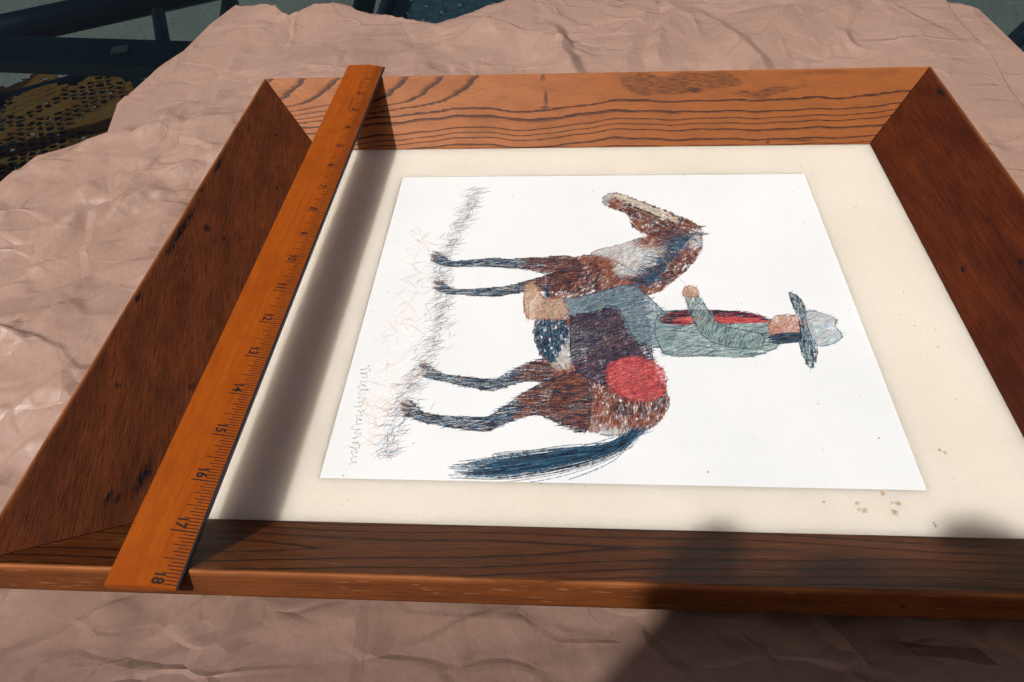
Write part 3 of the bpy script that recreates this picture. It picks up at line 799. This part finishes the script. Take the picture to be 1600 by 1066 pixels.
    # horse (pinto, standing, head low); y = facing, x = up
    body = spl([(4.1, 10.5), (4.25, 11.5), (5.1, 12.0), (6.4, 11.5), (7.6, 11.4), (8.7, 11.8), (9.5, 11.3), (9.95, 10.4), (9.5, 9.6), (8.3, 9.2), (6.8, 9.05), (5.7, 9.6), (4.7, 9.5)])
    neck = spl([(8.4, 11.7), (9.1, 12.6), (10.0, 13.2), (10.8, 13.35), (11.1, 12.7), (10.75, 11.9), (10.4, 11.2), (10.0, 10.4), (9.2, 10.7)])
    head = spl([(10.65, 13.3), (11.2, 13.35), (11.75, 12.75), (12.4, 11.8), (12.78, 11.2), (12.65, 10.88), (12.3, 10.82), (12.0, 11.1), (11.75, 11.5), (11.3, 11.55), (10.9, 11.85), (10.6, 12.5)])
    def pinto(y, x):
        n = math.sin(y * 1.9 + 1.0) + math.sin(x * 2.3 + y * .7) + .7 * math.sin(y * 3.7 - x * 2.9) + R_.gauss(0, .22)
        if x < 9.6 + .25 * math.sin(y * 2) and y < 9.3: return pick(BL + DK)
        if n > .85: return pick(PL + [lin(222, 206, 190)])
        if n > .5: return pick([lin(176, 128, 112), lin(160, 150, 156)])
        return pick(BR if n > -.9 else BR + DK + [lin(80, 50, 52)])
    def shade(poly, dirf, dens, L=.2, w=.035, colf=pinto):
        lay[0] += 1
        ys = [p[0] for p in poly]; xs = [p[1] for p in poly]
        n_ = int(dens * (max(ys) - min(ys)) * (max(xs) - min(xs)))
        for _ in range(n_):
            y, x = R_.uniform(min(ys), max(ys)), R_.uniform(min(xs), max(xs))
            if not in_poly(y, x, poly): continue
            a = dirf(y, x) + R_.gauss(0, .16); l = L * R_.uniform(.5, 1.3) / 2
            stroke(y - math.cos(a) * l, x - math.sin(a) * l, y + math.cos(a) * l, x + math.sin(a) * l, w * R_.uniform(.6, 1.3), colf(y, x), None, R_.gauss(0, .012))
    def pfill(poly):
        ys = [p[0] for p in poly]; xs = [p[1] for p in poly]; shade(poly, lambda y, x: .4, 260, .17, .10)
    def leg(pts, ws):
        l = [(p[0] - w, p[1]) for p, w in zip(pts, ws)]; r_ = [(p[0] + w, p[1]) for p, w in zip(pts, ws)]
        return spl(l + r_[::-1], 4)
    legc = lambda y, x: pick(BR + DK if x > 8.7 else (DK + BL if R_.random() < .8 else PL))
    legs = [leg([(9.0, 9.9), (8.75, 8.9), (8.55, 8.25), (8.5, 7.95), (8.5, 7.0), (8.6, 6.75), (8.78, 6.5)], [.36, .22, .15, .16, .09, .12, .17]),
            leg([(5.75, 9.9), (5.85, 9.1), (5.5, 8.35), (5.4, 8.1), (5.6, 7.05), (5.7, 6.8), (5.88, 6.55)], [.5, .3, .17, .16, .10, .13, .17]),
            leg([(9.4, 10.0), (9.6, 8.9), (9.62, 8.2), (9.66, 7.85), (9.6, 6.85), (9.7, 6.6), (9.9, 6.3)], [.45, .25, .17, .18, .10, .14, .19]),
            leg([(4.95, 10.2), (5.0, 9.2), (4.5, 8.4), (4.3, 8.05), (4.42, 6.9), (4.55, 6.6), (4.75, 6.3)], [.8, .42, .22, .19, .11, .14, .19])]
    for k, lg in enumerate(legs[:2]):
        fill(lg, DK[1:]); shade(lg, lambda y, x: 1.5, 620, .3, .03, legc); outline(lg, DK, .025, True, 2, .015)
    for pg, ag in ((body, lambda y, x: .25 + .5 * math.sin(y * .8)), (neck, lambda y, x: .9), (head, lambda y, x: -.85)):
        pfill(pg); shade(pg, ag, 420, .2, .028)
    for lg in legs[2:]:
        fill([p for p in lg], DK[1:]); shade(lg, lambda y, x: 1.5, 620, .3, .03, legc); outline(lg, DK, .025, True, 2, .015)
    lay[0] += 1
    for hy, hx in ((8.8, 6.48), (5.9, 6.53), (9.92, 6.28), (4.77, 6.28)):
        for q in range(9): stroke(hy - .2 + q * .04, hx + .1, hy - .16 + q * .05, hx - .1, .05, pick([lin(210, 196, 190), lin(120, 100, 104)]), .04)
    blaze = spl([(11.6, 12.75), (12.55, 11.6), (12.7, 11.2), (12.45, 11.25), (11.9, 12.05), (11.35, 12.7)]); shade(blaze, lambda y, x: -.85, 420, .2, .05, lambda y, x: pick([lin(228, 220, 204), lin(212, 200, 176)]))
    for pg in (body, neck, head): outline(pg, DK + BR, .022, True, 2, .018)
    lay[0] += 1
    stroke(10.85, 13.1, 10.85, 13.6, .17, DK[0], .02); stroke(11.1, 13.1, 11.2, 13.55, .15, BR[2], .02)
    stroke(11.42, 12.6, 11.55, 12.52, .09, DK[0], .05); stroke(12.5, 11.2, 12.58, 11.15, .06, DK[0], .04)
    lay[0] += 1
    for i in range(420):      # mane
        t = R_.random(); y = 8.7 + t * 2.1; x = 11.8 + t * 1.35
        stroke(y, x, y + R_.uniform(-.35, .45), x + R_.uniform(-.85, .22), .026, pick(BL + BL + DK), None, R_.gauss(0, .06))
    lay[0] += 1
    for i in range(230):      # tail
        w = R_.gauss(0, .15)
        pts = [(4.25, 11.3), (3.75 + w * .45, 10.75), (3.45 + w * .9, 9.7), (3.22 + w, 8.5), (3.12 + w * .7, 7.5 + R_.uniform(-.2, .9))]
        pts = [(a_ + R_.gauss(0, .02), b_ + R_.gauss(0, .12)) for a_, b_ in pts]; hair = spl(pts, R_.randrange(4, 9), False); q0 = R_.randrange(0, 9); ww = R_.uniform(.014, .03); cl = pick(BL + BL + DK)
        for a, b in list(zip(hair[:-1], hair[1:]))[q0:q0 + R_.randrange(6, 26)]: stroke(a[0] * 1.2 - b[0] * .2, a[1] * 1.2 - b[1] * .2, b[0], b[1], ww, cl, ww)
    # saddle cloth, saddle, rider
    one = lambda cols: (lambda y, x: pick(cols))
    def form(poly, ang, cols, line, base=None, dens=420, lw=.024):
        fill(poly, base or cols); shade(poly, lambda y, x: ang, dens, .24, .03, one(cols)); outline(poly, line, lw, True, 2, .015)
    form(spl([(5.2, 11.7), (6.3, 11.75), (8.2, 11.6), (8.5, 10.8), (8.1, 10.0), (6.4, 9.9), (5.6, 10.3)]), 1.1, DK + [lin(84, 70, 84), lin(104, 92, 110)], DK)
    form(spl([(5.15, 11.85), (5.9, 11.95), (6.3, 11.3), (6.0, 10.75), (5.35, 10.8), (5.0, 11.3)]), 1.2, RD, [lin(150, 56, 66)])
    leg_ = spl([(6.6, 12.1), (7.4, 12.3), (8.6, 11.6), (8.75, 11.2), (8.35, 10.2), (8.15, 9.4), (7.65, 9.4), (7.75, 10.3), (7.95, 11.0), (6.9, 11.4)])
    form(leg_, 1.2, [lin(150, 166, 172), lin(120, 142, 156), lin(90, 110, 128)], DK)
    form(spl([(7.6, 9.75), (8.25, 9.7), (8.25, 9.25), (8.75, 9.0), (8.75, 8.75), (7.65, 8.8), (7.55, 9.2)]), .3, TN + [lin(206, 160, 136)], BR)
    torso = spl([(6.45, 12.0), (6.35, 13.0), (6.35, 14.0), (6.75, 14.65), (7.35, 14.7), (7.75, 14.1), (7.85, 13.1), (7.7, 12.0)])
    form(torso, 1.45, GN + [lin(112, 138, 142)], DK + BL, GN)
    shade(torso, lambda y, x: 1.3, 60, .35, .022, one(DK + BL))
    shade(spl([(7.4, 12.1), (7.85, 12.5), (7.8, 14.0), (7.5, 14.5), (7.42, 13.4)]), lambda y, x: 1.5, 800, .3, .035, one(DK + RD[2:]))
    shade(spl([(7.45, 12.6), (7.6, 12.7), (7.6, 13.9), (7.45, 14.4)]), lambda y, x: 1.5, 900, .3, .05, one(RD))
    arm = spl([(6.6, 14.1), (7.05, 14.3), (7.4, 13.4), (8.35, 13.0), (8.45, 12.7), (7.3, 12.85), (6.75, 13.2)])
    form(arm, .5, GN + [lin(120, 142, 148)], DK)
    shade(arm, lambda y, x: .5, 70, .25, .022, one(DK))
    form(spl([(8.35, 13.0), (8.65, 13.0), (8.72, 12.75), (8.4, 12.65)]), .4, TN + [lin(206, 140, 120)], BR)
    hd = spl([(6.85, 14.6), (6.85, 15.1), (7.2, 15.35), (7.6, 15.3), (7.72, 15.0), (7.62, 14.7), (7.3, 14.5)])
    form(hd, .8, TN + [lin(200, 126, 114), lin(176, 108, 98)], BR)
    shade(spl([(6.75, 14.5), (6.85, 15.2), (7.1, 15.2), (7.05, 14.6)]), lambda y, x: 1.4, 900, .25, .03, one(BL + DK))
    form(spl([(6.0, 15.2), (6.6, 15.45), (7.4, 15.5), (8.2, 15.45), (8.45, 15.2), (7.5, 15.25), (6.6, 15.1)]), .1, DK + BL + GN, DK)
    form(spl([(6.75, 15.45), (6.8, 15.9), (7.05, 16.1), (7.3, 16.02), (7.55, 16.1), (7.75, 15.85), (7.8, 15.45)]), 1.2, PL + [lin(170, 196, 212)], BL)
    lay[0] += 1
    for a, b in (((8.75, 12.75), (10.4, 12.0)), ((10.4, 12.0), (12.3, 11.2)), ((11.0, 13.0), (12.3, 11.25)), ((11.35, 12.1), (11.6, 12.9))): stroke(*a, *b, .03, TN[1], .03)
    # a loose pencil flourish low down on the sheet (no letters)
    px, py = 5.15, 6.0; ph = 0
    for i in range(150):
        t = i / 149; y = 5.95 - t * 2.75 + 0.045 * math.sin(i * 0.95); x = 5.18 + t * .28 + (0.075 + .06 * (math.sin(i * .21) > .85)) * math.sin(i * 0.83) + .02 * math.sin(i * .37)
        if i and i % 23 not in (0, 1): stroke(py, px, y, x, .017, lin(118, 120, 126), .014)
        px, py = x, y
    o = ink_mesh('drawing', V, F, K, m_vcol('chalk', 0.62), pr)
    o['kind'] = 'stuff'; o['label'] = 'coloured chalk sketch of a rider sitting on a brown horse'
drawing()

# ================================================================== RULER
RZ = max(p[1] for p in PROF) + 0.002
ra = -0.008; RW = 1.20
e0 = Vector((3.841, 17.646)); ed = Vector((math.sin(ra), -math.cos(ra))); en = Vector((-ed.y, ed.x))   # en points to +x (numbered edge)
def RU(s, w, z):
    p = e0 + ed * s + en * (w - RW); return (p.x, p.y, RZ + z)
ruler = empty('wooden_ruler', P(*RU(9, 0.6, 0)), 'orange varnished eighteen inch wooden ruler lying across the picture frame', 'ruler')
prof = [(0.0, 0.0), (0.0, 0.105), (0.02, 0.125), (0.68, 0.135), (0.74, 0.130), (1.165, 0.050), (1.165, 0.0)]
def bevz(w): return float(np.interp(w, [0, .02, .68, .74, 1.165], [.105, .125, .135, .130, .050]))
V, F, guv = [], [], []
ns = 120; RL = 18.0; m = len(prof)
ends = lambda i, w: (0.012 if i == 0 and (w < .03) else 0)
for i in range(ns + 1):
    s = RL * i / ns
    for (w, z) in prof: V.append(RU(s, w, z)); guv.append((s, w + z, 4.2))
for i in range(ns):
    for k in range(m): k2 = (k + 1) % m; F.append((i * m + k, i * m + k2, (i + 1) * m + k2, (i + 1) * m + k))
F.append(tuple(range(m))); F.append(tuple(ns * m + k for k in range(m)))
t = NT('varnished_ruler'); g = t.attr('guv', 'Vector')
n1 = t.noise(t.vmul(g, (0.5, 9, 1)), 1.0, 4); n2 = t.noise(t.vmul(g, (3.5, 90, 1)), 1.0, 3); n3 = t.noise(t.vmul(g, (1.5, 1.5, 1)), 1.0, 4); n4 = t.noise(t.vmul(g, (9, 9, 1)), 1.0, 5, .7)
col = t.mix(t.map(n1, .3, .7, 0, 1), (0.262, 0.052, 0.0022), (0.325, 0.071, 0.003))
col = t.mix(t.map(n2, .42, .72, 0, .65), col, (0.17, 0.032, 0.002))
col = t.mix(t.map(n3, .45, .72, 0, .6), col, (0.20, 0.038, 0.002))
col = t.mix(t.map(n4, .68, .78, 0, .5), col, (0.50, 0.22, 0.06))
t.pbr(col, t.map(n4, .3, .7, .38, .5), 0.18, t.bump(n2, .12, .0003))
ro = mesh('ruler_body', V, F, t.m, ruler)
at = ro.data.attributes.new('guv', 'FLOAT_VECTOR', 'POINT'); at.data.foreach_set('vector', np.array(guv, np.float32).ravel())
bmm = bmesh.new(); bmm.from_mesh(ro.data); bmesh.ops.recalc_face_normals(bmm, faces=bmm.faces); bmm.to_mesh(ro.data); bmm.free()
V = [RU(s, w, z) for s in (0.02, 17.99) for (w, z) in ((1.167, -0.004), (1.167, .062), (1.21, .062), (1.21, -.004))]
mesh('metal_edge', V, [(0, 1, 2, 3), (7, 6, 5, 4), (0, 4, 5, 1), (1, 5, 6, 2), (2, 6, 7, 3), (3, 7, 4, 0)], m_plain('blackened_steel', (0.018, 0.018, 0.022), 0.4, 0.5, 0.4), ruler)
M_INK = m_plain('ruler_ink', (0.016, 0.007, 0.005), 0.6, 0.3)
V, F = [], []
LEN = {0: .44, 8: .36, 4: .30, 12: .30}
for k in range(1, 288):
    q = k % 16; L = LEN.get(q, .255 if q % 2 == 0 else .205); th = .023 if q == 0 else .018
    th *= R_.uniform(.85, 1.1); s = k / 16; w1 = 1.155; w0 = w1 - L * R_.uniform(.98, 1.02)
    o = len(V)
    for (ss, ww) in ((s - th / 2, w0), (s + th / 2, w0), (s + th / 2, min(.74, w1)), (s - th / 2, .74), (s + th / 2, w1), (s - th / 2, w1)):
        pass
    ws = [w0] + ([.74] if w0 < .74 else []) + [w1]
    for ww in ws: V += [RU(s - th / 2, ww, bevz(ww) + .0018), RU(s + th / 2, ww, bevz(ww) + .0018)]
    for j in range(len(ws) - 1): F.append((o + 2 * j, o + 2 * j + 1, o + 2 * j + 3, o + 2 * j + 2))
tk = mesh('tick_marks', V, F, M_INK, ruler); tk['kind'] = 'stuff'
dg = None
for nnum in range(1, 19):
    cu = bpy.data.curves.new('numeral', 'FONT'); cu.body = str(nnum); cu.size = 0.235; cu.align_x = 'RIGHT'; cu.offset = 0.006; cu.space_character = 0.92
    ob = bpy.data.objects.new('tmp', cu); C.objects.link(ob)
    dg = bpy.context.evaluated_depsgraph_get(); dg.update()
    me = bpy.data.meshes.new_from_object(ob.evaluated_get(dg)); C.objects.unlink(ob); bpy.data.objects.remove(ob)
    for v in me.vertices:
        s = nnum - 0.045 + v.co.x; w = 0.765 + v.co.y * 1.06
        v.co = P(*RU(s, w, bevz(w) + .0050))
    me.name = 'numeral'; link('numeral', me, M_INK, ruler)
# maker's line: two rows of tiny print, unreadable at this size
V, F = [], []
for s0, n_, w0 in ((1.18, 15, .70), (2.25, 12, .63)):
    for k in range(n_):
        if k % 5 == 4: continue
        s = s0 + k * .055; w = w0 + R_.uniform(-.004, .004); h_ = R_.uniform(.03, .045); o = len(V)
        V += [RU(s, w, bevz(w) + .002), RU(s + .032, w, bevz(w) + .002), RU(s + .032, w + h_, bevz(w + h_) + .002), RU(s, w + h_, bevz(w + h_) + .002)]; F.append((o, o + 1, o + 2, o + 3))
mesh('small_print', V, F, M_INK, ruler)['kind'] = 'stuff'
V = [RU(5.12 + .03 * math.cos(a * .7), .86 + .04 * math.sin(a * .7), bevz(.86 + .04 * math.sin(a * .7)) + .003) for a in range(9)]
mesh('paint_speck', V, [tuple(range(9))], m_plain('red_speck', (.5, .01, .003), .5), ruler)

# ================================================================== the photographer, whose hands and camera shade the near right corner
def photographer():
    Cc = Vector((9.775, -5.563, 12.537))
    Rm = Euler((0.778, 0.046, 0.055)).to_matrix()
    r, u, b = (Rm.col[i].copy() for i in range(3))
    L = lambda x, y, z: Cc + r * x + u * y + b * z
    # compact camera just behind the lens
    camr = empty('compact_camera', P(*L(0, -0.2, 1.7)), 'black compact camera held by the photographer above the frame', 'camera')
    mb = m_plain('camera_body', (0.02, 0.02, 0.022), 0.45)
    def cbox(name, c, size, bev):
        bm = bmesh.new(); bm_box(bm, (0, 0, 0), size, 0, bev)
        M = Matrix.Translation(L(*c)) @ Rm.to_4x4(); bmesh.ops.transform(bm, matrix=M, verts=bm.verts)
        return bm_obj(name, bm, mb, camr)
    cbox('camera_body', (0, -0.35, 1.75), (4.3, 2.3, 0.95), .15)
    bm = bmesh.new(); bm_tube(bm, [L(0, -0.1, 1.3), L(0, -0.1, .55), L(0, -0.1, .5), L(0, -0.1, .15)], [.95, .95, .8, .8], 24)
    bm_obj('lens_barrel', bm, mb, camr, True)
    cbox('shutter_button', (1.5, .86, 1.75), (.4, .16, .4), .05)
    # one skinned figure
    pts, edg, rad = [], [], []
    def add(p, rr, par=None):
        pts.append(Vector(p)); rad.append(rr); i = len(pts) - 1
        if par is not None: edg.append((par, i))
        return i
    pel = add((10, -25, 8), 5.6)
    sp = add((10, -24.4, 14), 5.2, pel); ch = add((10, -23.4, 20.5), 6.0, sp); nb = add((10, -22.6, 25.2), 3.2, ch)
    nk = add((10, -22.0, 27.6), 2.2, nb); hd = add((10, -21.4, 30.6), 3.4, nk); ht = add((10, -21.2, 33.6), 3.1, hd)
    add((10, -18.0, 30.6), 0.5, hd)
    for sx in (-1, 1):
        hp = add((10 + sx * 4.0, -25, 5), 3.8, pel); kn = add((10 + sx * 4.4, -24.2, -10), 2.5, hp); an = add((10 + sx * 4.6, -25.2, -25.6), 1.6, kn)
        add((10 + sx * 5.0, -20.2, -27.7), 1.3, an)
        sh = add((10 + sx * 6.6, -22.8, 23.4), 2.7, ch)
        el = add((10 + sx * 8.6 + (1.5 if sx > 0 else 0), -15.5, 12.0), 1.9, sh)
        wr = add(L(sx * 3.5, -2.2, 2.6), 1.25, el)
        pa = add(L(sx * 3.0, -0.5, 2.2), 1.15, wr)
        kn_ = add(L(sx * 2.75, 0.55, 1.9), 1.0, pa)
        # index over the top, three fingers round the front, thumb behind
        top = [(2.45, 1.45, 1.6), (1.95, 1.55, 1.3), (1.5, 1.2, 1.3)] if sx > 0 else [(2.75, 1.35, 1.5), (2.5, 1.45, 1.2), (2.1, 1.15, 1.1)]
        q = kn_
        for k, (x, y, z) in enumerate(top): q = add(L(sx * x, y, z), (.52, .46, .38)[k], q)
        for j, yy in enumerate((0.35, -0.35, -1.0)):
            q = add(L(sx * 2.75, yy, 1.35), .46, pa); q = add(L(sx * 2.4, yy + .05, 1.0), .42, q); q = add(L(sx * 1.85, yy, 1.0), .34, q)
        q = add(L(sx * 2.6, -.3, 2.75), .5, pa); q = add(L(sx * 1.9, .1, 2.6), .42, q); add(L(sx * 1.4, .3, 2.55), .34, q)
    me = bpy.data.meshes.new('person'); me.from_pydata([P(*p) for p in pts], edg, []); me.update()
    t = NT('skin'); c = t.coord(); nz = t.noise(c, 90, 4)
    t.pbr(t.mix(nz, (0.45, 0.24, 0.17), (0.52, 0.30, 0.22)), 0.5, 0.4)
    o = link('person', me, t.m)
    sk = o.modifiers.new('skin', 'SKIN'); sk.use_smooth_shade = True
    for i, v in enumerate(me.skin_vertices[0].data): v.radius = (rad[i] * S, rad[i] * S); v.use_root = (i == 0)
    o.modifiers.new('sub', 'SUBSURF').levels = 2
    tag(o, 'person standing over the table and photographing the framed print with a camera', 'person')
    # clothes and hair as children
    def cloth(name, ids, grow, col):
        mp = {a: k for k, a in enumerate(ids)}
        e2 = [(mp[a], mp[b]) for a, b in edg if a in mp and b in mp]
        m2 = bpy.data.meshes.new(name); m2.from_pydata([P(*pts[i]) for i in ids], e2, []); m2.update()
        k = link(name, m2, m_plain(name + '_cloth', col, 0.9, 0.2, 0, 0.2, 40), o)
        k.modifiers.new('skin', 'SKIN').use_smooth_shade = True
        for i, v in zip(ids, m2.skin_vertices[0].data): v.radius = ((rad[i] + grow) * S,) * 2; v.use_root = (i == ids[0])
        k.modifiers.new('sub', 'SUBSURF').levels = 1
    return o, cloth, pts, edg
person, cloth_fn, P_pts, P_edg = photographer()
def chain_ids():
    # indices: 0 pelvis 1 spine 2 chest 3 neck base; each side starts at 8 and adds 23 joints
    per = (len(P_pts) - 8) // 2
    shirt = [2, 1, 0, 3]; trousers = [0]
    for k in (0, 1):
        b0 = 8 + k * per
        trousers += [b0, b0 + 1, b0 + 2]; shirt += [b0 + 4, b0 + 5]
    return shirt, trousers
sh_, tr_ = chain_ids()
cloth_fn('shirt', sh_, 0.55, (0.10, 0.14, 0.22)); cloth_fn('trousers', tr_, 0.45, (0.05, 0.06, 0.09))
bm = bmesh.new(); bmesh.ops.create_uvsphere(bm, u_segments=24, v_segments=16, radius=1.0)
bmesh.ops.transform(bm, matrix=Matrix.Translation((10, -22.0, 32.9)) @ Matrix.Diagonal((3.7, 4.0, 4.0, 1)), verts=bm.verts)
for v in [v for v in bm.verts if v.co.z < 31.0 and v.co.y > -21.0]: v.co.z = 31.6 + (v.co.z - 31) * .05
bm_obj('hair', bm, m_plain('hair', (0.04, 0.025, 0.015), 0.6, 0.4, 0, .3, 200, .3), person, True)
